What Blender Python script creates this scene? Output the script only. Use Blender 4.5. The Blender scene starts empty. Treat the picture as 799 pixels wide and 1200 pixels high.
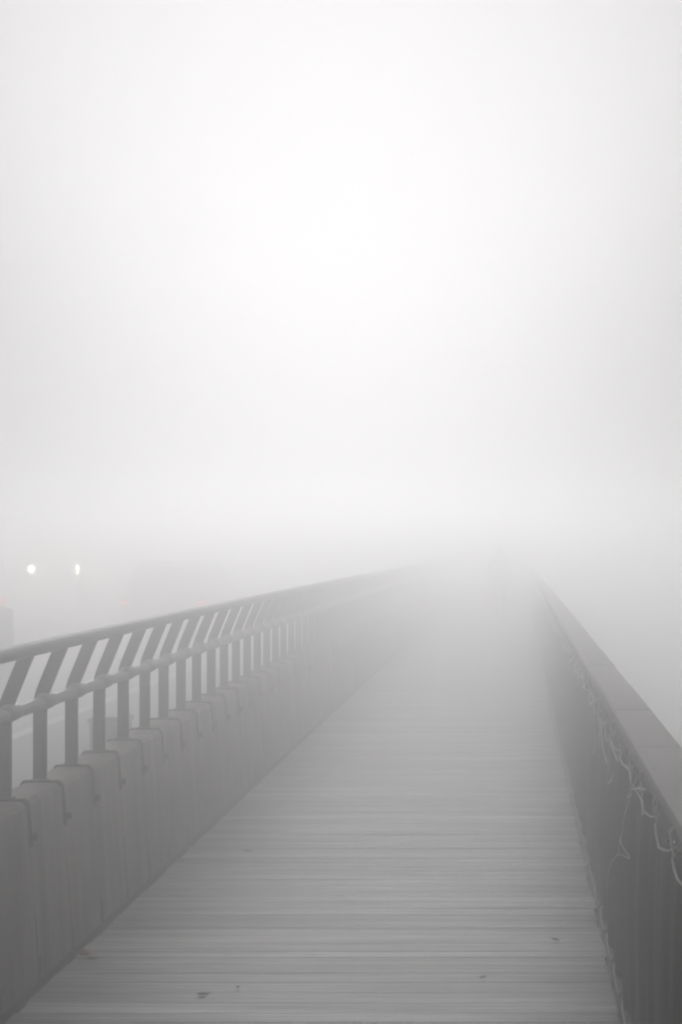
import bpy, bmesh, math, random
from mathutils import Vector, Matrix
random.seed(11)
S = bpy.context.scene
C = S.collection
F = 1667.0                       # focal length, photo pixels
EYE = 1.65
ROAD_Z = -0.10

def zc(y):                       # the bridge is very slightly humped
    t = max(0.0, y - 4.0)
    return -0.0001 * t * t

# ------------------------------------------------------------------ helpers
class MB:
    def __init__(self): self.v = []; self.f = []; self.m = []; self.mi = 0
    def face(self, idx): self.f.append(tuple(idx)); self.m.append(self.mi)
    def box(self, x0, x1, y0, y1, z0, z1):
        b = len(self.v)
        for z in (z0, z1):
            for x, y in ((x0, y0), (x1, y0), (x1, y1), (x0, y1)): self.v.append((x, y, z))
        for q in ((3,2,1,0), (4,5,6,7), (0,1,5,4), (1,2,6,5), (2,3,7,6), (3,0,4,7)):
            self.face([b + i for i in q])
    def chbox(self, x0, x1, y0, y1, z0, z1, c):
        """box with its four long (x-direction) top edges eased"""
        self.prism_x([(y0, z0), (y1, z0), (y1, z1 - c), (y1 - c, z1), (y0 + c, z1), (y0, z1 - c)], x0, x1)
    def prism_x(self, poly, x0, x1, x0b=None):
        b = len(self.v); n = len(poly)
        for x in (x0, x1):
            for y, z in poly: self.v.append((x, y, z))
        self.face([b + n + i for i in range(n)])
        self.face([b + n - 1 - i for i in range(n)])
        for i in range(n):
            j = (i + 1) % n
            self.face((b + j, b + i, b + n + i, b + n + j))
    def prism_y(self, poly, ys, dz=None):
        """polygon (x,z) swept along y stations"""
        b = len(self.v); n = len(poly)
        for y in ys:
            for x, z in poly: self.v.append((x, y, z))
        for k in range(len(ys) - 1):
            o = b + k * n
            for i in range(n):
                j = (i + 1) % n
                self.face((o + i, o + j, o + n + j, o + n + i))
        self.face([b + n - 1 - i for i in range(n)])
        o = b + (len(ys) - 1) * n
        self.face([o + i for i in range(n)])
    def tube(self, pts, r, n=8, cap=True):
        pts = [Vector(p) for p in pts]; b = len(self.v); up = None
        rs = r if isinstance(r, (list, tuple)) else [r] * len(pts)
        for k, p in enumerate(pts):
            a = pts[max(k - 1, 0)]; c = pts[min(k + 1, len(pts) - 1)]
            t = (c - a).normalized()
            if up is None:
                up = Vector((0, 0, 1)) if abs(t.z) < .9 else Vector((1, 0, 0))
            u = (up - t * up.dot(t))
            if u.length < 1e-4: u = Vector((1, 0, 0)) - t * t.x
            u.normalize(); w = t.cross(u); up = u
            for i in range(n):
                an = 2 * math.pi * i / n
                q = p + (u * math.cos(an) + w * math.sin(an)) * rs[k]
                self.v.append(tuple(q))
        for k in range(len(pts) - 1):
            for i in range(n):
                j = (i + 1) % n
                self.face((b + k*n + i, b + k*n + j, b + (k+1)*n + j, b + (k+1)*n + i))
        if cap:
            self.face([b + n - 1 - i for i in range(n)])
            o = b + (len(pts) - 1) * n
            self.face([o + i for i in range(n)])
    def lathe(self, prof, c, axis='x', n=24):
        b = len(self.v)
        for (a, r) in prof:
            for i in range(n):
                an = 2 * math.pi * i / n
                p, q = r * math.cos(an), r * math.sin(an)
                d = (a, p, q) if axis == 'x' else ((p, a, q) if axis == 'y' else (p, q, a))
                self.v.append((c[0] + d[0], c[1] + d[1], c[2] + d[2]))
        m = len(prof)
        for k in range(m - 1):
            for i in range(n):
                j = (i + 1) % n
                self.face((b + k*n + i, b + k*n + j, b + (k+1)*n + j, b + (k+1)*n + i))
        self.face([b + i for i in range(n)][::-1]); self.face([b + (m-1)*n + i for i in range(n)])
    def grid(self, fn, nu, nv, closed_u=False):
        b = len(self.v)
        for j in range(nv):
            for i in range(nu): self.v.append(tuple(fn(i, j)))
        for j in range(nv - 1):
            for i in range(nu if closed_u else nu - 1):
                k = (i + 1) % nu
                self.face((b + j*nu + i, b + j*nu + k, b + (j+1)*nu + k, b + (j+1)*nu + i))
    def build(self, name, mats, parent=None, camber=False, smooth=False, flip=False):
        me = bpy.data.meshes.new(name)
        v = self.v
        if camber: v = [(x, y, z + zc(y)) for x, y, z in v]
        me.from_pydata(v, [], self.f)
        if not isinstance(mats, (list, tuple)): mats = [mats]
        for m in mats: me.materials.append(m)
        for p, mi in zip(me.polygons, self.m):
            p.material_index = mi; p.use_smooth = bool(smooth)
        bm = bmesh.new(); bm.from_mesh(me)
        bmesh.ops.recalc_face_normals(bm, faces=bm.faces[:]); bm.to_mesh(me); bm.free()
        if smooth and smooth is not True:
            me.set_sharp_from_angle(angle=math.radians(smooth))
        o = bpy.data.objects.new(name, me); C.objects.link(o)
        if parent: o.parent = parent
        return o

def tag(o, label=None, cat=None, group=None, kind=None):
    if label: o['label'] = label
    if cat: o['category'] = cat
    if group: o['group'] = group
    if kind: o['kind'] = kind
    return o
def empty(name, loc=(0,0,0), rz=0):
    o = bpy.data.objects.new(name, None); C.objects.link(o)
    o.location = loc; o.rotation_euler = (0, 0, rz); o.empty_display_size = .2
    return o
def copy_tree(o, parent=None):
    c = o.copy(); C.objects.link(c)
    if parent: c.parent = parent
    for ch in list(o.children): copy_tree(ch, c)
    return c
def frange(a, b, s):
    n = int(round((b - a) / s)); return [a + (b - a) * i / n for i in range(n + 1)]

# ------------------------------------------------------------------ materials
def newmat(name):
    m = bpy.data.materials.new(name); m.use_nodes = True
    nt = m.node_tree; p = nt.nodes['Principled BSDF']
    return m, nt, p
def N(nt, t, **kw):
    n = nt.nodes.new(t)
    for k, v in kw.items():
        if k in n.inputs: n.inputs[k].default_value = v
        else: setattr(n, k, v)
    return n
def coords(nt, scale=(1,1,1), kind='Object'):
    tc = N(nt, 'ShaderNodeTexCoord'); mp = N(nt, 'ShaderNodeMapping')
    mp.inputs['Scale'].default_value = scale
    nt.links.new(tc.outputs[kind], mp.inputs['Vector']); return mp.outputs['Vector']
def noise(nt, vec, scale, detail=4, rough=.55):
    n = N(nt, 'ShaderNodeTexNoise'); n.inputs['Scale'].default_value = scale
    n.inputs['Detail'].default_value = detail; n.inputs['Roughness'].default_value = rough
    nt.links.new(vec, n.inputs['Vector']); return n.outputs['Fac']
def ramp(nt, fac, stops):
    r = N(nt, 'ShaderNodeValToRGB'); e = r.color_ramp.elements
    while len(e) < len(stops): e.new(.5)
    for el, (p, c) in zip(e, stops):
        el.position = p; el.color = (c, c, c, 1) if not isinstance(c, tuple) else (*c, 1)
    nt.links.new(fac, r.inputs['Fac']); return r.outputs['Color']
def mix(nt, a, b, fac, mode='MIX'):
    m = N(nt, 'ShaderNodeMix'); m.data_type = 'RGBA'; m.blend_type = mode
    for s, v in ((m.inputs[0], fac), (m.inputs[6], a), (m.inputs[7], b)):
        if hasattr(v, 'is_linked'): nt.links.new(v, s)
        elif isinstance(v, (tuple, list)): s.default_value = (*v, 1)
        else: s.default_value = v
    return m.outputs[2]
def bump(nt, p, h, dist=.004, strength=.6):
    b = N(nt, 'ShaderNodeBump'); b.inputs['Distance'].default_value = dist
    b.inputs['Strength'].default_value = strength
    nt.links.new(h, b.inputs['Height']); nt.links.new(b.outputs['Normal'], p.inputs['Normal'])

def simple(name, col, rough=.5, var=.25, scale=12, metal=0, bumpd=.0):
    m, nt, p = newmat(name)
    v = coords(nt)
    n = noise(nt, v, scale, 5)
    lo = tuple(c * (1 - var) for c in col); hi = tuple(c * (1 + var) for c in col)
    nt.links.new(ramp(nt, n, [(.3, lo), (.7, hi)]), p.inputs['Base Color'])
    p.inputs['Roughness'].default_value = rough; p.inputs['Metallic'].default_value = metal
    if bumpd: bump(nt, p, n, bumpd)
    return m
def emit(name, col, strength):
    m, nt, p = newmat(name)
    p.inputs['Base Color'].default_value = (*[c * .5 for c in col], 1)
    p.inputs['Emission Color'].default_value = (*col, 1)
    p.inputs['Emission Strength'].default_value = strength
    p.inputs['Roughness'].default_value = .2
    return m

def wood_deck():
    m, nt, p = newmat('weathered_wood')
    tc = N(nt, 'ShaderNodeTexCoord'); sep = N(nt, 'ShaderNodeSeparateXYZ')
    nt.links.new(tc.outputs['Object'], sep.inputs[0])
    at = N(nt, 'ShaderNodeAttribute', attribute_name='board')
    wn = N(nt, 'ShaderNodeTexWhiteNoise', noise_dimensions='1D'); nt.links.new(at.outputs['Fac'], wn.inputs['W'])
    # grain shifted per plank
    comb = N(nt, 'ShaderNodeCombineXYZ')
    sx = N(nt, 'ShaderNodeMath', operation='MULTIPLY'); nt.links.new(sep.outputs['X'], sx.inputs[0]); sx.inputs[1].default_value = 0.75
    ad = N(nt, 'ShaderNodeMath', operation='MULTIPLY_ADD'); nt.links.new(wn.outputs['Value'], ad.inputs[0]); ad.inputs[1].default_value = 37.0
    nt.links.new(sx.outputs[0], ad.inputs[2])
    sy = N(nt, 'ShaderNodeMath', operation='MULTIPLY'); nt.links.new(sep.outputs['Y'], sy.inputs[0]); sy.inputs[1].default_value = 42.0
    nt.links.new(ad.outputs[0], comb.inputs[0]); nt.links.new(sy.outputs[0], comb.inputs[1]); nt.links.new(wn.outputs['Value'], comb.inputs[2])
    g = noise(nt, comb.outputs[0], 1.6, 6, .62)
    base = ramp(nt, g, [(.30, (.10, .10, .097)), (.5, (.32, .32, .315)), (.70, (.56, .56, .553))])
    tone = ramp(nt, wn.outputs['Value'], [(0, .78), (1, 1.2)])
    c1 = mix(nt, base, tone, 1.0, 'MULTIPLY')
    # wet and dry patches, long across the boards
    pv = coords(nt, (.30, 4.5, 1))
    pat = ramp(nt, noise(nt, pv, 1.3, 5, .6), [(.33, .56), (.66, 1.22)])
    c2 = mix(nt, c1, pat, 1.0, 'MULTIPLY')
    # fine grain streaks along the boards
    fg = noise(nt, coords(nt, (4.5, 110, 1)), 1.0, 4, .65)
    c2 = mix(nt, c2, ramp(nt, fg, [(.35, .76), (.65, 1.12)]), 1.0, 'MULTIPLY')
    sp = ramp(nt, noise(nt, coords(nt, (1, 1, 1)), 55, 3), [(.62, 1.0), (.74, .55)])
    c3 = mix(nt, c2, sp, .6, 'MULTIPLY')
    nt.links.new(c3, p.inputs['Base Color'])
    r = ramp(nt, noise(nt, pv, 2.2, 4), [(.3, .42), (.7, .56)])
    nt.links.new(r, p.inputs['Roughness'])
    bump(nt, p, g, .002, .45)
    return m

def concrete(name, col, stain=.5, streaky=True):
    m, nt, p = newmat(name)
    v = coords(nt)
    a = noise(nt, v, 2.2, 6, .6)
    c = ramp(nt, a, [(.3, tuple(x * .78 for x in col)), (.7, tuple(x * 1.15 for x in col))])
    if streaky:                  # water runs: long in z, narrow in y
        s = noise(nt, coords(nt, (1.5, 9.0, .55)), 1.4, 5, .62)
        c = mix(nt, c, ramp(nt, s, [(.36, stain), (.62, 1.0)]), .8, 'MULTIPLY')
    pores = noise(nt, v, 60, 4)
    c = mix(nt, c, ramp(nt, pores, [(.3, .72), (.5, 1.0)]), .55, 'MULTIPLY')
    nt.links.new(c, p.inputs['Base Color']); p.inputs['Roughness'].default_value = .72
    bump(nt, p, pores, .003, .5)
    return m

M = {}
M['wood'] = wood_deck()
M['conc'] = concrete('stained_concrete', (.25, .243, .226), .36)
M['core'] = simple('dark_concrete', (.035, .034, .032), .9)
M['capm'] = concrete('weathered_cap', (.16, .156, .152), .8, False)
M['paint'] = simple('grey_rail_paint', (.05, .051, .048), .5, .16, 9, 0, .0008)
M['pipe'] = simple('worn_rail_paint', (.19, .195, .188), .38, .16, 14, 0, .0006)
M['strap'] = simple('black_iron', (.008, .0075, .007), .75, .35, 40)
M['darksteel'] = simple('dark_steel', (.016, .015, .015), .7, .4, 20)
M['rope'] = simple('pale_rope', (.46, .47, .46), .85, .3, 70)
M['asphalt'] = simple('wet_asphalt', (.07, .07, .072), .42, .3, 30, 0, .003)
M['shoulder'] = simple('shoulder_asphalt', (.04, .04, .042), .55, .3, 30, 0, .003)
M['white'] = simple('road_paint', (.62, .62, .6), .6, .2, 15)
M['kerb'] = concrete('kerb_concrete', (.22, .215, .205), .7)
M['gapm'] = simple('near_black', (.010, .0095, .009), .8, .4, 25)
M['slab'] = simple('bridge_concrete', (.16, .155, .15), .8)
M['leaf'] = simple('dead_leaf', (.20, .10, .075), .7, .4, 60)
M['leafd'] = simple('dark_leaf', (.022, .019, .016), .7, .4, 60)
M['leafp'] = simple('pink_leaf', (.30, .155, .13), .7, .3, 60)

def tarp_mat():
    m, nt, p = newmat('dark_tarpaulin')
    s = noise(nt, coords(nt, (1, 7, .5)), 2.0, 5, .6)
    c = ramp(nt, s, [(.3, (.008, .009, .010)), (.7, (.020, .023, .025))])
    nt.links.new(c, p.inputs['Base Color']); p.inputs['Roughness'].default_value = .62
    w = noise(nt, coords(nt, (1, 1, 1)), 220, 2)
    bump(nt, p, w, .001, .4)
    return m
M['tarp'] = tarp_mat()

def water_mat():
    m, nt, p = newmat('grey_water')
    p.inputs['Base Color'].default_value = (.012, .016, .017, 1)
    p.inputs['Roughness'].default_value = .12
    bump(nt, p, noise(nt, coords(nt, (1, 1, 1)), .8, 4), .25, .5)
    return m

# ------------------------------------------------------------------ setting
Y0, Y1 = -6.0, 62.0
ST = frange(Y0, Y1, 1.0)
w = MB(); w.grid(lambda i, j: (-420 + 84 * i, -420 + 84 * j, -14.0), 11, 11)
tag(w.build('water', water_mat()), 'grey river lost in fog below the bridge', 'water', kind='structure')

# walkway: transverse boards
dk = MB(); y = Y0; k = 0
while y < 46:
    pl = random.uniform(.082, .128)
    dx0 = random.uniform(-.006, .006); dx1 = random.uniform(-.010, .006); dz = random.uniform(-.0007, .0007)
    a, b = y + .0009, y + pl - .0009
    tl = random.uniform(-.002, .002)
    b0 = len(dk.v)
    dk.chbox(-1.733 + dx0, .367 + dx1, a, b, -.05, 0 + dz, .0018)
    y += pl; k += 1
dko = dk.build('walkway', M['wood'], camber=True)
bat = dko.data.attributes.new('board', 'FLOAT', 'FACE')
per = len(dko.data.polygons) // k
for i_ in range(len(dko.data.polygons)): bat.data[i_].value = i_ // per + .37
tag(dko, 'weathered wooden board walkway running into the fog', 'walkway', kind='structure')
gu = MB(); gu.grid(lambda i, j: ((-1.792, -1.736)[i], ST[j], -.010), 2, len(ST))  # flat near-black strip laid in to darken the gap beside the wall
tag(gu.build('gap_strip', M['gapm'], camber=True), 'near-black strip in the gap between the boards and the concrete wall', 'gap_strip', kind='structure')
# bridge deck slab under boards and road
sl = MB(); sl.prism_y([(-18.6, -.75), (.62, -.75), (.62, -.13), (-1.70, -.13), (-1.70, -.12), (-18.6, -.12)], ST)
tag(sl.build('bridge_deck', M['slab'], camber=True), 'concrete bridge deck carrying the road and walkway', 'bridge deck', kind='structure')
rd = MB(); rd.grid(lambda i, j: ((-18.4, -4.46)[i], ST[j], ROAD_Z), 2, len(ST))
tag(rd.build('road', M['asphalt'], camber=True), 'wet grey roadway of the bridge', 'road', kind='structure')
sh = MB(); sh.grid(lambda i, j: ((-4.46, -2.02)[i], ST[j], ROAD_Z - .001), 2, len(ST))
tag(sh.build('road_shoulder', M['shoulder'], camber=True), 'dark asphalt shoulder behind the railing', 'shoulder', kind='structure')
mk = MB(); mk.grid(lambda i, j: ((-4.55, -4.41)[i], ST[j], ROAD_Z + .004), 2, len(ST))
for xx in (-8.0, -11.4):
    for yy in range(-6, 60, 6):
        mk.grid(lambda i, j: (xx + .12 * i, yy + 1.0 * j, ROAD_Z + .004), 2, 4)
tag(mk.build('road_marking', M['white'], camber=True), 'white lines painted on the roadway', 'road marking', kind='structure')

# ------------------------------------------------------------------ left concrete parapet
SP = 0.409
POST_Y = [5.778 + SP * (i - 14) for i in range(100)]
HW = 0.669
par = tag(empty('concrete_wall', (-1.90, 0, 0)), 'low stained concrete wall along the left side of the boardwalk, under the grey rail', 'wall')
pb = MB()
def panel(mb, ya, yb):
    # inner outline has a drain notch at its near foot; wall batters outward to its foot
    g = .0016
    ya += g; yb -= g
    poly = [(ya + .024, -.10), (yb, -.10), (yb, HW - .02), (yb, HW), (ya, HW), (ya, HW - .02), (ya, .075), (ya + .012, .085), (ya + .024, .072)]
    b = len(mb.v); n = len(poly)
    def xin(z):
        t = z / HW
        x = -1.782 - .048 * min(max(t, 0), 1)
        if z > HW - .001: x -= .016
        return x
    for y, z in poly: mb.v.append((xin(z) + .0, y, z))
    for y, z in poly: mb.v.append((-1.993 if z < HW - .001 else -1.978, y, z))
    mb.face(range(n)); mb.face([b2 for b2 in range(0)]) if False else None
    mb.f[-1] = tuple(b + i for i in range(n))
    mb.face([b + 2 * n - 1 - i for i in range(n)])
    for i in range(n):
        j = (i + 1) % n
        mb.face((b + i, b + j, b + n + j, b + n + i))
edges = [Y0 + .2] 
ys = [POST_Y[0] - SP * i for i in range(14, 0, -1)] + POST_Y + [POST_Y[-1] + SP * i for i in range(1, 12)]
for a, b in zip(ys[:-1], ys[1:]): panel(pb, a, b)
def rel(mb, root):
    L = root.location; mb.v = [(x - L.x, y - L.y, z - L.z) for x, y, z in mb.v]; return mb
o = pb.build('wall_panel', M['conc'], camber=True)
o.parent = par; o.matrix_parent_inverse = Matrix.Translation(-par.location)
co = MB(); co.prism_y([(-1.985, -.11), (-1.80, -.11), (-1.845, HW - .012), (-1.975, HW - .012)], frange(ys[0], ys[-1], 1.0))
o = co.build('core', M['slab'], camber=True); o.parent = par; o.matrix_parent_inverse = Matrix.Translation(-par.location)
# iron straps saddling the wall at every joint
def strap_mesh():
    mb = MB(); t = .007; wv = .014
    pts = [(-.001 - 1.993, .30), (-1.996, HW - .02), (-1.980, HW + .004), (-1.848, HW + .004), (-1.832, HW - .012), (-1.819, HW - .165)]
    b = len(mb.v)
    for (x, z) in pts:
        for s in (-1, 1): mb.v.append((x, s * wv, z))
    out = []
    cx, cz = -1.90, HW - .10
    for (x, z) in pts:
        d = Vector((x - cx, z - cz)).normalized() * (t * 1.3)
        for s in (-1, 1): mb.v.append((x + d.x, s * wv, z + d.y))
    n = len(pts)
    for i in range(n - 1):
        p = b + 2 * i; q = b + 2 * n + 2 * i
        mb.face((q, q + 1, q + 3, q + 2)); mb.face((p, p + 2, p + 3, p + 1))
        mb.face((p, q, q + 2, p + 2)); mb.face((p + 1, p + 3, q + 3, q + 1))
    mb.face((b, b + 1, b + 2*n + 1, b + 2*n)); e = b + 2*(n-1); mb.face((e, b + 2*n + 2*(n-1), b + 2*n + 2*(n-1) + 1, e + 1))
    return mb
strap0 = strap_mesh().build('strap', M['strap'])
bl = MB(); bl.lathe([(-1.814, .015), (-1.799, .015), (-1.796, .010)], (0, .012, HW - .135), 'x', 8)
bolt0 = bl.build('bolt', M['strap']); bolt0.parent = strap0
for i, yy in enumerate(POST_Y):
    c = strap0 if i == 0 else copy_tree(strap0)
    c.parent = par; c.matrix_parent_inverse = Matrix.Translation(-par.location)
    c.location = (random.uniform(-.0005, .0005), yy, zc(yy) + random.uniform(-.004, .0))

# ------------------------------------------------------------------ grey railing on the wall
XP = -1.917
rail = tag(empty('metal_railing', (XP, 0, HW)), 'grey metal railing with bent posts and two round rails on the concrete wall', 'railing')
INV = Matrix.Translation(-rail.location)
RY = frange(Y0, 44, .5)
hr = MB(); hr.tube([(-1.813, y, 1.243) for y in RY], .0285, 16)
o = hr.build('handrail', M['paint'], camber=True, smooth=40); o.parent = rail; o.matrix_parent_inverse = INV
mr = MB(); mr.tube([(-1.893, y, .998) for y in RY], .0245, 14)
o = mr.build('middle_rail', M['pipe'], camber=True, smooth=40); o.parent = rail; o.matrix_parent_inverse = INV
def post_mesh():
    mb = MB()
    path = [(0, 0), (0, .15), (0, .28), (.003, .335), (.011, .365), (.024, .398), (.060, .486), (.098, .578)]
    hw, th = .0265, .011
    b = len(mb.v); n = len(path)
    for k, (x, z) in enumerate(path):
        a = path[max(k-1, 0)]; c = path[min(k+1, n-1)]
        t = Vector((c[0]-a[0], c[1]-a[1])).normalized(); nx, nz = t.y, -t.x
        ww = hw
        for s, d in ((-1, -1), (1, -1), (1, 1), (-1, 1)):
            mb.v.append((x + s*nx*ww, d*th, z + s*nz*ww))
    for k in range(n - 1):
        for i in range(4):
            j = (i+1) % 4
            mb.face((b+4*k+i, b+4*k+j, b+4*k+4+j, b+4*k+4+i))
    mb.face((b+3, b+2, b+1, b)); e = b+4*(n-1); mb.face((e, e+1, e+2, e+3))
    mb.box(-.036, .036, -.022, .022, .004, .012)
    return mb
post0 = post_mesh().build('post', M['paint'], smooth=35)
bv = post0.modifiers.new('bevel', 'BEVEL'); bv.width = .003; bv.segments = 2; bv.limit_method = 'ANGLE'
cl = MB(); cl.lathe([(-.07, .024), (-.055, .031), (-.02, .0345), (.02, .0345), (.055, .031), (.07, .024)], (.024, 0, .329), 'y', 14)
collar0 = cl.build('collar', M['pipe'], smooth=50); collar0.parent = post0
for i, yy in enumerate(POST_Y):
    c = post0 if i == 0 else copy_tree(post0)
    c.parent = rail; c.location = (random.uniform(-.0015, .0015), yy, zc(yy) + .004)

# ------------------------------------------------------------------ right railing, tarp and ropes
rr = tag(empty('capped_railing', (.44, 0, 0)), 'dark railing with a flat grey cap on the right of the boardwalk', 'railing')
INR = Matrix.Translation(-rr.location)
def addr(o): o.parent = rr; o.matrix_parent_inverse = INR; return o
cp = MB(); CJ = .862; y = 3.07 - CJ * 10
while y < 46:
    b0 = len(cp.v); dz = random.uniform(-.0015, .0015); dx = random.uniform(-.0015, .0015)
    z1 = 1.082 + dz
    prof = [(.334+dx, 1.052), (.466+dx, 1.052), (.466+dx, z1-.006), (.460+dx, z1), (.345+dx, z1), (.337+dx, z1-.005), (.334+dx, z1-.012)]
    cp.prism_y(prof, [y + .0025, y + CJ * .5, y + CJ - .0025])
    y += CJ
addr(cp.build('cap', M['capm'], camber=True, smooth=30))
fp = MB(); fp.prism_y([(.432, .86), (.442, .86), (.442, 1.051), (.432, 1.051)], frange(Y0, 46, 1.0))
addr(fp.build('fascia_panel', M['darksteel'], camber=True))
tr = MB(); tr.tube([(.408, y, .925) for y in frange(Y0, 46, .5)], .017, 10)
addr(tr.build('top_rail', M['darksteel'], camber=True, smooth=40))
br = MB(); br.prism_y([(.43, .02), (.47, .02), (.47, .07), (.43, .07)], frange(Y0, 46, 1.0))
addr(br.build('bottom_rail', M['darksteel'], camber=True))
RB = [5.18 + .84 * i for i in range(-6, 48)]
for i, yy in enumerate(RB):
    if i == 0:
        pm = MB(); pm.box(-.02, .02, -.03, .03, -.12, 1.05)
        p0 = pm.build('post', M['darksteel']); c = p0
    else:
        c = p0.copy(); C.objects.link(c)
    c.parent = rr; c.location = (.025, yy, zc(yy))

EY = [5.18 + .42 * i for i in range(-14, 96)]          # eyelets
def tarp_x(y, z):
    ph = (y - 5.18) / .42
    near = .5 + .5 * math.cos(2 * math.pi * ph)          # 1 at an eyelet
    t = z / .9
    edge = (2 * t - 1) ** 2
    fold = .013 * math.sin(2*math.pi*ph*2 + 1.3*math.sin(ph*.7)) + .010 * math.sin(2*math.pi*ph*3.3 + 2 + .8*t)
    x = .410 + fold * (1 - .35 * edge) - .012 * (1 - edge)
    if z < .2: x -= .020 * (1 - z/.2) * (1 - near)
    return x
TY = frange(-6, 45, .03)
TZ = [.012, .05, .10, .18, .3, .45, .6, .72, .8, .86, .895]
def tp(i, j):
    y = TY[j]; z = TZ[i]; ph = (y - 5.18) / .42
    near = .5 + .5 * math.cos(2*math.pi*ph)
    if i == 0: z += .012 * (1 - near)
    if i == len(TZ)-1: z -= .028 * (1 - near) ** 1.5
    return (tarp_x(y, z), y, z)
ta = MB(); ta.grid(tp, len(TZ), len(TY))
tarp = ta.build('tarpaulin', M['tarp'], camber=True, smooth=True)
sd = tarp.modifiers.new('thickness', 'SOLIDIFY'); sd.thickness = .002; sd.offset = 1
tag(tarp, 'dark charcoal tarpaulin sheet laced to the right railing', 'tarpaulin')

def wob(p, a): return (p[0] + random.uniform(-a, a), p[1] + random.uniform(-a, a), p[2] + random.uniform(-a, a))
# upper lacing: a slack run along the sheet, then a loop over the rail at each eyelet
pts = []; rng = random.Random(4)
for k, ye in enumerate(EY):
    if ye > 40: break
    s = rng.uniform(.2, 2.2)
    pts += [(.394, ye - .012, .878), (.388, ye - .004, .905), (.386, ye, .935), (.400, ye + .006, .952), (.424, ye + .012, .940), (.424, ye + .018, .91), (.398, ye + .024, .888),
            (.386, ye + .05, .882 - .004*s), (.382, ye + .13, .885 - .018*s), (.380, ye + .21, .884 - .026*s), (.382, ye + .30, .880 - .014*s), (.386, ye + .37, .878)]
lr = MB(); lr.tube(pts, .0035, 6)
tag(lr.build('lacing_rope', M['rope'], camber=True, smooth=True), 'pale rope lacing the top edge of the dark sheet to the right railing', 'rope', 'lacing ropes of the dark sheet')
pts = []
for k, ye in enumerate(EY):
    if ye > 40: break
    pts += [(.402, ye - .02, .035), (.396, ye - .01, .02), (.384, ye, -.004), (.381, ye + .02, .004), (.379, ye + .07, .018), (.378, ye + .13, .026), (.379, ye + .20, .028), (.386, ye + .25, .032),
            (.412, ye + .29, .04), (.418, ye + .34, .04)]
lb = MB(); lb.tube(pts, .0048, 6)
tag(lb.build('lacing_rope', M['rope'], camber=True, smooth=True), 'pale rope looping along the bottom edge of the dark sheet beside the boards', 'rope', 'lacing ropes of the dark sheet')

def onsheet(px, py, X=.376):     # photo position -> point on the plane just inside the sheet
    Z = F * X / (px - 601.0)
    return Vector((X, Z, EYE - (py - 634.0) * Z / F))
def smooth_path(P, n=6):
    P = [Vector(p) for p in P]; out = []
    for i in range(len(P) - 1):
        a = P[max(i-1, 0)]; b = P[i]; c = P[i+1]; d = P[min(i+2, len(P)-1)]
        for t in range(n):
            u = t / n
            out.append(.5 * ((2*b) + (c-a)*u + (2*a-5*b+4*c-d)*u*u + (3*b-a-3*c+d)*u**3))
    out.append(P[-1]); return out
def cord(paths, label, r=.0045, group='loose cord ends hanging on the dark sheet'):
    mb = MB(); q = random.Random(len(label))
    for P in paths:
        pp = smooth_path([onsheet(x, y) + Vector((q.uniform(-.004, .004), 0, 0)) for x, y in P])
        mb.tube(pp, r * .78, 6)
    o = mb.build('hanging_cord', M['rope'], smooth=True)
    tag(o, label, 'cord', group); return o
cord([[(738,922),(736,938),(732,958),(727,976),(724,990),(722,1001),(716,1011),(713,1022),(712,1038)],
      [(726,983),(731,993),(737,1006),(729,1002),(722,1001)]], 'long thin cord hanging down the dark sheet with a small triangular loop', .0022)
cord([[(733,897),(738,906),(740,918),(739,930),(735,934)],[(745,903),(744,912),(742,924),(746,930),(752,940),(754,955)],[(740,925),(748,924),(756,926)]],
     'tangled knot of pale cord just above the long hanging strand', .0045)
cord([[(699,818),(701,826),(701,838),(704,850),(703,862)],[(696,838),(697,855),(697,872),(695,882)]], 'pale cord ends dangling from the lacing with a bright upper knot', .0055)
cord([[(703,850),(705,866),(707,880),(710,894)],[(712,862),(715,874),(721,886),(724,892)]], 'pair of slack cord ends beside the dark joint of the cap', .0045)
cord([[(686,786),(683,793),(680,800),(676,803)],[(688,788),(690,800),(693,812),(696,826)],[(681,790),(684,800),(682,806)]],
     'farthest pale tangle of cord hanging on the sheet', .0065)
cord([[(768,926),(769,936),(770,948),(768,958)]], 'short bright cord end hanging below the edge of the cap', .0042)
cord([[(717,908),(715,914),(713,918)]], 'tiny pale scrap of cord lying alone on the dark sheet', .0058)

# ------------------------------------------------------------------ small things on the boards
def leaf(px, py, size, mat, label, rot, curl=.3):
    Z = F * EYE / (py - 634.0); X = (px - 601.0) * Z / F
    mb = MB(); nu, nv = 7, 9
    def fn(i, j):
        v = j / (nv - 1) * 2 - 1; u = i / (nu - 1) * 2 - 1
        wd = (1 - abs(v) ** 1.8) * .55 * (1 + .18 * math.sin(9 * v)) + .02
        return (u * wd * size, v * size, size * (curl * u * u * wd + .25 * curl * v * v + .06 * math.sin(5*u + 3*v)) + .002)
    mb.grid(fn, nu, nv)
    mb.tube([(0, -size, .004), (size*.1, -size*1.35, .01), (size*.3, -size*1.6, .012)], size*.04, 5)
    o = mb.build('fallen_leaf', mat, smooth=True)
    o.location = (X, Z, zc(Z) + .005); o.rotation_euler = (0, 0, rot)
    s = o.modifiers.new('thickness', 'SOLIDIFY'); s.thickness = .0012
    tag(o, label, 'leaf', 'bits of leaf on the boards')
leaf(98, 1121, .034, M['leafp'], 'pinkish curled leaf lying at the foot of the concrete wall', 1.2, .9)
leaf(108, 1126, .026, M['leafd'], 'dark leaf shape standing in for the shadow beside the pinkish leaf', 1.7, .5)  # dark piece added as the shadow of the pinkish leaf
leaf(650, 1103, .020, M['leafd'], 'small dark leaf on the boards near the dark sheet', .8)
leaf(565, 1147, .016, M['leafd'], 'dark speck of leaf near the bottom of the picture, right of the middle', 2.2)
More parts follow.
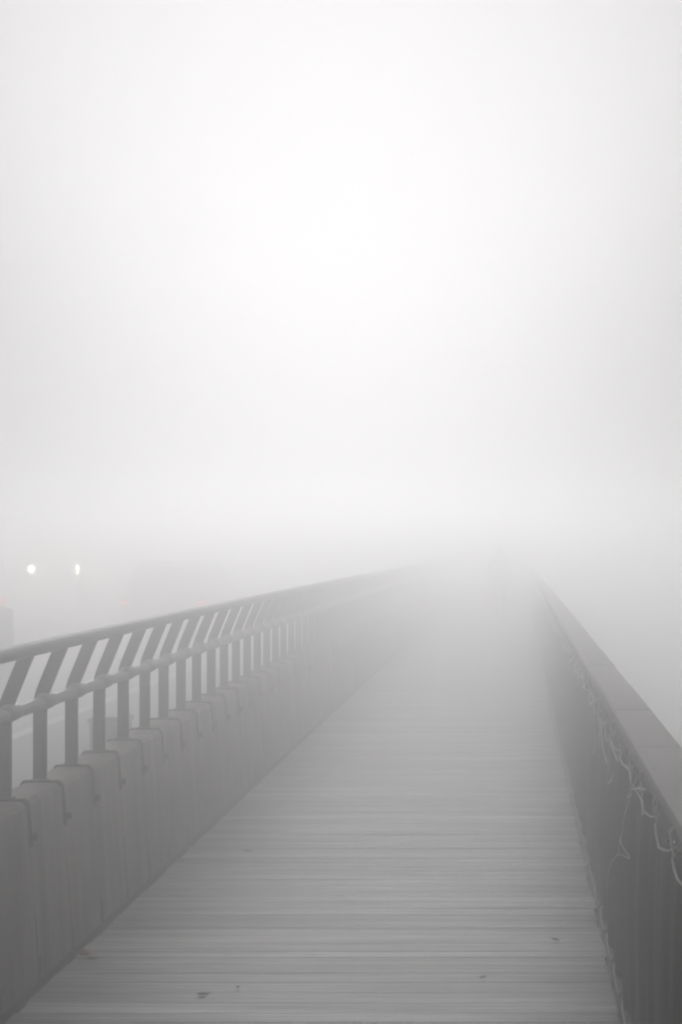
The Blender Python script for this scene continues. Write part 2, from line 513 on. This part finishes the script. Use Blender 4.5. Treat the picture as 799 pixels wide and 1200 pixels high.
leaf(238, 1167, .022, M['leafd'], 'dark leaf nearest the camera on the left half of the boards', 1.4)
leaf(279, 1159, .014, M['leafd'], 'tiny dark leaf beside the nearest one on the boards', .3)
leaf(213, 1010, .020, M['leafd'], 'dark leaf farther along the wall foot, past the pinkish one', 2.6)
leaf(290, 998, .022, M['leafd'], 'farthest dark leaf lying on the left of the boards', 1.5)

# low bluish box on the shoulder
bx = tag(empty('utility_box', (-3.02, 10.7, ROAD_Z + zc(10.7))), 'low blue grey box on the road shoulder, seen between the railing posts', 'box')
m_ = simple('blue_grey_plastic', (.12, .16, .18), .5)
b_ = MB(); b_.prism_y([(-.12,.0),(.12,.0),(.13,.40),(-.13,.40)], [-.12, .12]); o = b_.build('body', m_, bx)
bv = o.modifiers.new('bevel','BEVEL'); bv.width=.012; bv.segments=3
b_ = MB(); b_.prism_y([(-.14,.402),(.14,.402),(.14,.43),(.10,.45),(-.10,.45),(-.14,.43)], [-.14, .14]); o = b_.build('lid', m_, bx)
bv = o.modifiers.new('bevel','BEVEL'); bv.width=.008; bv.segments=2

# ------------------------------------------------------------------ vehicles
M['glass'] = simple('car_glass', (.012, .014, .016), .08, .1, 3)
M['tyre'] = simple('tyre_rubber', (.018, .018, .018), .8)
M['rim'] = simple('alloy_rim', (.35, .35, .36), .35, .1, 10, .8)
M['plate'] = simple('number_plate', (.55, .55, .5), .5, .05)
M['trimp'] = simple('black_trim', (.02, .02, .021), .6)
M['red_lit'] = emit('lit_tail_lamp', (1.0, .08, .08), 13.0)
M['lamp_lit'] = emit('lit_warning_lamp', (1.0, .16, .15), 1.3)
M['white_lit'] = emit('lit_headlamp', (1.0, .93, .74), 560.0)
M['clear'] = simple('unlit_lamp', (.5, .5, .5), .15, .05)
M['reddim'] = simple('unlit_tail_lamp', (.25, .02, .02), .2, .05)

def make_vehicle(name, label, cat, loc, rz, paint, L, W, H, belt, lamp_sep, lampz, tail_z, lit, lampsize=(.11,.07), van=False):
    """local +y is the nose; origin on the road under the middle of the car"""
    t = tag(empty(name, loc, rz), label, cat)
    hl = L / 2
    # lower body: loft of rounded sections
    if van:
        st = [(-hl, .90, .30, belt), (-hl+.06, .97, .24, belt+.02), (-hl+.5, 1, .22, belt+.03), (hl-1.1, 1, .22, belt), (hl-.5, .98, .22, belt-.10), (hl-.12, .93, .26, belt-.22), (hl, .84, .34, belt-.36)]
    else:
        st = [(-hl, .86, .36, belt-.10), (-hl+.05, .94, .28, belt-.02), (-hl+.5, .99, .22, belt+.02), (-.2, 1, .20, belt), (hl-1.2, 1, .20, belt-.05), (hl-.4, .96, .22, belt-.16), (hl-.08, .88, .28, belt-.26), (hl, .80, .36, belt-.34)]
    n = 28
    def sec(y, wf, z0, z1):
        out = []
        for i in range(n):
            a = 2*math.pi*i/n; c, s = math.cos(a), math.sin(a)
            e = .42
            x = math.copysign(abs(c)**e, c) * W/2 * wf; z = (z0+z1)/2 + math.copysign(abs(s)**e, s) * (z1-z0)/2
            out.append((x, y, z))
        return out
    rings = [sec(*s) for s in st]
    mb = MB(); mb.grid(lambda i, j: rings[j][i], n, len(rings), True)
    mb.face(range(n)); mb.f[-1] = tuple(range(n))
    mb.f.append(tuple((len(rings)-1)*n + i for i in range(n))[::-1]); mb.m.append(0)
    body = mb.build('body', paint, t, smooth=45)
    # cabin: dark glass house with a painted roof and pillars
    if van: gp = [(-hl+.05, belt), (-hl+.12, H-.10), (-hl+.30, H-.02), (hl-1.75, H-.02), (hl-1.5, H-.10), (hl-.75, belt-.02)]
    else:   gp = [(-hl+.22, belt-.02), (-hl+.55, H-.10), (-hl+.85, H-.02), (.1, H-.02), (.35, H-.08), (hl-1.25, belt-.06)]
    def wz(z): return W/2 * (.93 - .20 * (z - belt) / (H - belt))
    cab = MB(); nn = len(gp)
    for s in (-1, 1):
        for y, z in gp: cab.v.append((s*wz(z), y, z))
    cab.face([nn-1-i for i in range(nn)]); cab.face([nn+i for i in range(nn)])
    for i in range(nn):
        j = (i+1) % nn; cab.face((i, j, nn+j, nn+i))
    cb = cab.build('cabin', paint, t); bv = cb.modifiers.new('bevel','BEVEL'); bv.width=.05; bv.segments=3
    cy = sum(g[0] for g in gp)/nn
    def quadpane(a, b, inset, name):
        # pane across the car on the slope from profile point a to b, 4 mm proud
        (ya, za), (yb, zb) = a, b
        d = Vector((0, yb-ya, zb-za)).normalized(); nrm = Vector((0, d.z, -d.y))
        if nrm.dot(Vector((0, (ya+yb)/2 - cy, .3))) < 0: nrm = -nrm
        m = MB(); P = []
        for (y, z) in ((ya+(yb-ya)*.14, za+(zb-za)*.14), (ya+(yb-ya)*.88, za+(zb-za)*.88)):
            for s in (-1, 1): P.append(Vector((s*(wz(z)-inset), y, z)) + nrm*.006)
        Q = [p - nrm*.012 for p in P]
        m.v = [tuple(p) for p in P+Q]
        for q in ((0,1,3,2), (4,6,7,5), (0,4,5,1), (2,3,7,6), (0,2,6,4), (1,5,7,3)): m.face(q)
        m.build(name, M['glass'], t)
    quadpane(gp[0], gp[1], .09, 'rear_window'); quadpane(gp[-1], gp[-2], .09, 'windscreen')
    ymid = (gp[1][0]+gp[-2][0])/2
    for s in (-1, 1):
        for (ya, yb, sl0, sl1) in ((gp[1][0]+.12, ymid-.05, -.10, 0), (ymid+.05, gp[-2][0]-.06, 0, .30)):
            m = MB(); z0, z1 = belt+.05, H-.14
            for off in (.006, -.006):
                for (y, z) in ((ya+sl0, z0), (yb+sl1, z0), (yb, z1), (ya, z1)): m.v.append((s*(wz(z)+off), y, z))
            for q in ((0,1,2,3), (7,6,5,4), (0,4,5,1), (1,5,6,2), (2,6,7,3), (3,7,4,0)): m.face(q)
            m.build('side_window', M['glass'], t)
        m = MB(); m.grid(lambda i, j: (s*(W/2+.02+.07*math.sin(math.pi*j/4)+.05*math.cos(2*math.pi*i/8)), gp[-1][0]-.25+.05*math.sin(2*math.pi*i/8), belt+.08+.06*math.sin(2*math.pi*i/8)), 8, 5, True)
        m.build('wing_mirror', M['trimp'], t, smooth=True)
        for yy in (-hl+.78, hl-.82):
            wh = empty('wheel', (s*(W/2-.10), yy, .315)); wh.parent = t
            tm = MB(); tm.lathe([(-.10,.20),(-.11,.27),(-.09,.31),(.09,.31),(.11,.27),(.10,.20)], (0,0,0), 'x', 28); tm.build('tyre', M['tyre'], wh, smooth=40)
            rm = MB(); rm.lathe([(s*.06,.20),(s*.102,.19),(s*.085,.15),(s*.09,.05),(s*.10,.0001)], (0,0,0), 'x', 20); rm.build('rim', M['rim'], wh, smooth=30)
        # lamps
        tl = MB(); w2, h2 = (.13, .08) if not van else (.07, .16)
        cx = s*lamp_sep/2 if lit == 'tail' else s*(W/2-.22)
        tl.grid(lambda i, j: (cx + w2/2*math.cos(2*math.pi*i/14)*(1-.35*(j == 2)), -hl + .05 - .055*min(j, 1) - .022*(j == 2), tail_z + h2/2*math.sin(2*math.pi*i/14)*(1-.35*(j == 2))), 14, 3, True)
        b0 = len(tl.v) - 14; tl.face([b0+i for i in range(14)])
        tl.build('tail_light', M['red_lit'] if lit == 'tail' else M['reddim'], t, smooth=40)
        hm = MB(); a_, b_ = lampsize
        if lit == 'head' and s < 0: a_ *= .72; b_ *= .72      # smaller disc stands in for a dimmer lamp
        hx = s*lamp_sep/2 if lit == 'head' else s*(W/2-.28)
        y0 = hl - .10
        hm.grid(lambda i, j: (hx + a_*math.cos(2*math.pi*i/16)*(1-.3*(j == 2)), y0 + .11*min(j, 1) + .02*(j == 2), lampz + b_*math.sin(2*math.pi*i/16)*(1-.3*(j == 2))), 16, 3, True)
        b0 = len(hm.v) - 16; hm.face([b0+i for i in range(16)])
        hm.build('headlight', M['white_lit'] if lit == 'head' else M['clear'], t, smooth=40)
    bp = MB(); bp.box(-W/2*.90, W/2*.90, -hl-.06, -hl+.10, .32, .50); o = bp.build('rear_bumper', M['trimp'], t); bv=o.modifiers.new('bevel','BEVEL'); bv.width=.04; bv.segments=3
    bp = MB(); bp.box(-W/2*.84, W/2*.84, hl-.12, hl+.05, .30, .46); o = bp.build('front_bumper', M['trimp'], t); bv=o.modifiers.new('bevel','BEVEL'); bv.width=.04; bv.segments=3
    pp = MB(); pp.box(-.20, .20, -hl-.075, -hl-.063, .37, .46); pp.build('number_plate', M['plate'], t)
    return t
def px2x(px, Z): return (px - 601) * Z / F
ZA = 28.0
make_vehicle('car', 'pale grey hatchback with dim red tail lights, driving away in the fog beyond the railing', 'car',
             (px2x(191.5, ZA), ZA + 2.05, ROAD_Z + zc(ZA)), 0, simple('grey_car_paint', (.22, .225, .23), .35, .05), 4.1, 1.80, 1.42, .86, 1.50, .62, .60, 'tail')
ZB = 18.4
rl = ROAD_Z + zc(ZB)
wp = tag(empty('warning_post', (px2x(2, ZB), ZB, rl)), 'dark road barrel topped by a small red lamp at the far left', 'warning post')
b_ = MB(); b_.lathe([(0, .25), (.05, .25), (.055, .19), (.06, .19)], (0, 0, 0), 'z', 20); b_.build('base', M['tyre'], wp, smooth=40)
b_ = MB(); b_.lathe([(.062, .18), (.30, .172), (.305, .178), (.33, .178), (.335, .168), (.58, .158), (.585, .164), (.61, .164), (.615, .154), (.86, .146), (.90, .12)], (0, 0, 0), 'z', 24)
b_.build('barrel', simple('dark_plastic', (.03, .03, .034), .5), wp, smooth=40)
b_ = MB(); b_.box(-.035, .035, -.03, .03, .895, .935); b_.build('lamp_bracket', M['darksteel'], wp)
b_ = MB(); b_.lathe([(-.035, .05), (-.025, .062), (.02, .062), (.035, .045)], (0, 0, .99), 'y', 20); b_.build('lamp', M['lamp_lit'], wp, smooth=40)
ZC = 44.0
make_vehicle('van', 'van hidden in fog behind its two bright headlights', 'van',
             (px2x(64, ZC), ZC + 2.4, ROAD_Z + zc(ZC)), math.pi, simple('pale_van_paint', (.3, .3, .3), .35, .05), 4.8, 1.9, 2.0, 1.22, 1.43, 1.06, 1.0, 'head', (.075, .075), van=True)

# ------------------------------------------------------------------ the walker
def person(px, Z):
    X = px2x(px, Z); base = zc(Z) + .004
    V = []; E = []; R = []
    def add(p, r, parent=None):
        V.append(p); R.append(r)
        if parent is not None: E.append((parent, len(V)-1))
        return len(V)-1
    pel = add((0, 0, .93), (.15, .12))
    wa = add((0, .005, 1.08), (.145, .11), pel); ch = add((0, .01, 1.28), (.165, .12), wa); sh = add((0, .005, 1.41), (.13, .09), ch)
    nk = add((0, .02, 1.48), (.055, .055), sh); h0 = add((0, .035, 1.55), (.068, .08), nk); h1 = add((0, .035, 1.63), (.078, .095), h0); h2 = add((0, .03, 1.70), (.055, .07), h1)
    ns = add((0, .135, 1.595), (.013, .016), h0)
    for s in (-1, 1):
        add((s*.082, .03, 1.60), (.012, .024), h0)
    hands = {}
    for s, ph in ((-1, 1), (1, -1)):
        hip = add((s*.09, 0, .86), (.095, .10), pel)
        kn = add((s*.095, .16*ph+.04, .49), (.06, .065), hip)
        an = add((s*.095, .22*ph - (.10 if ph < 0 else -.02), .10 + (.07 if ph < 0 else 0)), (.042, .045), kn)
        hl_ = V[an]
        add((s*.10, hl_[1] + .09, .045 + (.02 if ph < 0 else 0)), (.045, .035), an); b = len(V)-1
        add((s*.105, hl_[1] + .17, .032), (.038, .026), b)
        sl = add((s*.19, 0, 1.38), (.065, .065), sh)
        el = add((s*.235, -.09*ph, 1.10), (.05, .05), sl)
        wr = add((s*.215, -.10*ph + .08, .86), (.033, .03), el)
        hd = add((s*.21, -.10*ph + .10, .79), (.036, .020), wr)
        hands[s] = V[hd]
        for q in range(4):
            f1 = add((s*.205, V[hd][1] - .026 + .018*q, .735 - .004*abs(q-1.5)), (.0095, .0095), hd)
            add((s*.185, V[hd][1] - .026 + .017*q, .700 + .005*abs(q-1.5)), (.0085, .0085), f1)
        t1 = add((s*.19, V[hd][1] + .045, .785), (.011, .011), hd); add((s*.175, V[hd][1] + .055, .745), (.0095, .0095), t1)
    me = bpy.data.meshes.new('person'); me.from_pydata(V, E, [])
    o = bpy.data.objects.new('person', me); C.objects.link(o)
    sk = o.modifiers.new('skin', 'SKIN'); sk.use_smooth_shade = True
    if not me.skin_vertices:
        bpy.context.view_layer.objects.active = o
    sv = me.skin_vertices[0].data if me.skin_vertices else None
    if sv:
        for i, r in enumerate(R): sv[i].radius = r
        sv[0].use_root = True
    ss = o.modifiers.new('sub', 'SUBSURF'); ss.levels = 2; ss.render_levels = 2
    m, nt, p = newmat('walker_clothes')
    tc = N(nt, 'ShaderNodeTexCoord'); sep = N(nt, 'ShaderNodeSeparateXYZ'); nt.links.new(tc.outputs['Object'], sep.inputs[0])
    mp = N(nt, 'ShaderNodeMath', operation='DIVIDE'); nt.links.new(sep.outputs['Z'], mp.inputs[0]); mp.inputs[1].default_value = 2
    r = ramp(nt, mp.outputs[0], [(0, (.02,.018,.016)), (.06, (.07,.07,.078)), (.35, (.07,.07,.078)), (.41, (.06,.062,.068)), (.735, (.06,.062,.068)), (.738, (.36,.24,.19)), (1, (.36,.24,.19))])
    r.node.color_ramp.interpolation = 'CONSTANT'
    ax = N(nt, 'ShaderNodeMath', operation='ABSOLUTE'); nt.links.new(sep.outputs['X'], ax.inputs[0])
    g1 = N(nt, 'ShaderNodeMath', operation='GREATER_THAN'); nt.links.new(ax.outputs[0], g1.inputs[0]); g1.inputs[1].default_value = .165
    l1 = N(nt, 'ShaderNodeMath', operation='LESS_THAN'); nt.links.new(sep.outputs['Z'], l1.inputs[0]); l1.inputs[1].default_value = .84
    mu = N(nt, 'ShaderNodeMath', operation='MULTIPLY'); nt.links.new(g1.outputs[0], mu.inputs[0]); nt.links.new(l1.outputs[0], mu.inputs[1])
    nt.links.new(mix(nt, r, (.36,.24,.19), mu.outputs[0]), p.inputs['Base Color']); p.inputs['Roughness'].default_value = .8
    me.materials.append(m)
    o.location = (X, Z, base); o.scale = (.93, .93, .93)
    tag(o, 'dim figure in dark clothes walking on the boards far off in the fog', 'person')
    hr_ = MB()
    def hf(i, j):
        a = 2*math.pi*i/16; t = j/6
        z = 1.56 + .19*t; rr_ = math.sqrt(max(0, 1-(max(0, t-.35)/.65)**2))
        fr = .55 if t < .55 else 1
        y = math.sin(a); 
        return (.092*rr_*math.cos(a), .028 + .104*rr_*(y if y < 0 else y*fr*.9), z)
    hr_.grid(hf, 16, 7, True)
    h = hr_.build('hair', simple('dark_hair', (.02,.015,.012), .6), o, smooth=True)
    # the bag in the left hand
    hx, hy, hz = [q_ * .93 for q_ in hands[-1]]
    bg = tag(empty('shopping_bag', (X + hx + .005, Z + hy, base + .31)), 'small pinkish bag held in the hand of the walking figure', 'bag')
    mpink = simple('pink_bag', (.62, .20, .19), .6)
    b = MB(); b.grid(lambda i, j: ((.085 + .02*math.sin(math.pi*j/5))*math.copysign(abs(math.cos(2*math.pi*i/16))**.6, math.cos(2*math.pi*i/16)), (.055*(1-.5*j/5))*math.sin(2*math.pi*i/16), .24*j/5), 16, 6, True)
    b.f.append(tuple(range(16))[::-1]); b.m.append(0)
    q = b.build('bag_body', mpink, bg, smooth=True)
    for s in (-1, 1):
        hdl = MB(); hdl.tube([(-.06, s*.02, .235), (-.045, s*.015, .29), (0, 0, hz-.31-.078), (.045, s*.015, .29), (.06, s*.02, .235)], .005, 6)
        hdl.build('handle', mpink, bg, smooth=True)
person(585, 30.0)

# ------------------------------------------------------------------ haze
DENS = 0.125
hz = MB(); hz.box(-400, 400, -400, 400, -15, 2.3)
m = bpy.data.materials.new('haze'); m.use_nodes = True; nt = m.node_tree; nt.nodes.clear()
out = nt.nodes.new('ShaderNodeOutputMaterial'); pv = nt.nodes.new('ShaderNodeVolumePrincipled')
pv.inputs['Density'].default_value = DENS; pv.inputs['Color'].default_value = (.99, .99, .99, 1)
pv.inputs['Anisotropy'].default_value = .89
pv.inputs['Density Attribute'].default_value = ''
nt.links.new(pv.outputs[0], out.inputs['Volume'])
try: m.cycles.homogeneous_volume = True
except Exception: pass
h = hz.build('haze', m); tag(h, 'thick pale fog over the whole bridge', 'fog', kind='stuff'); h.display_type = 'WIRE'

# ------------------------------------------------------------------ light
W_ = bpy.data.worlds.new('World'); S.world = W_; W_.use_nodes = True
nt = W_.node_tree; bg = nt.nodes['Background']
SUN_EL, SUN_AZ = math.radians(25.5), math.radians(-7)      # ahead, a little left
sky = nt.nodes.new('ShaderNodeTexSky'); sky.sky_type = 'NISHITA'; sky.sun_disc = False
sky.sun_elevation = SUN_EL; sky.sun_rotation = SUN_AZ; sky.air_density = 1.0; sky.dust_density = 4.0; sky.ozone_density = 1.0
hs = nt.nodes.new('ShaderNodeHueSaturation'); hs.inputs['Saturation'].default_value = .06   # cloud cover: no blue left
nt.links.new(sky.outputs[0], hs.inputs['Color'])
CLOUD = 12.3
ov = mix(nt, hs.outputs[0], (CLOUD, CLOUD*.976, CLOUD*.994), .93)      # an even overcast veil over the clear sky
nt.links.new(ov, bg.inputs['Color'])
bg.inputs['Strength'].default_value = .05
sd = bpy.data.lights.new('sun', 'SUN'); sd.energy = 1.5; sd.angle = math.radians(36); sd.color = (1, .99, .985)
so = bpy.data.objects.new('sun', sd); C.objects.link(so)
dirv = Vector((math.sin(SUN_AZ)*math.cos(SUN_EL), math.cos(SUN_AZ)*math.cos(SUN_EL), math.sin(SUN_EL)))
so.rotation_euler = (-dirv).to_track_quat('-Z', 'Y').to_euler(); so.location = dirv * 60

# ------------------------------------------------------------------ camera
cd = bpy.data.cameras.new('camera'); co_ = bpy.data.objects.new('camera', cd); C.objects.link(co_)
cd.sensor_fit = 'VERTICAL'; cd.sensor_height = 36; cd.sensor_width = 24; cd.lens = F * 36 / 1200
cd.shift_x = -(601 - 399.5) / 1200; cd.shift_y = (634 - 600) / 1200
cd.clip_start = .05; cd.clip_end = 3000
co_.location = (0, 0, EYE); co_.rotation_euler = (math.radians(90), 0, 0)
S.camera = co_

S.render.engine = 'CYCLES'
cy = S.cycles
cy.volume_bounces = 12; cy.max_bounces = 16; cy.use_denoising = True
try: cy.denoiser = 'OPENIMAGEDENOISE'
except Exception: pass
cy.sample_clamp_indirect = 4.0
cy.filter_width = 2.2
vs = S.view_settings
vs.view_transform = 'Standard'; vs.look = 'None'; vs.gamma = 1; vs.exposure = -0.58
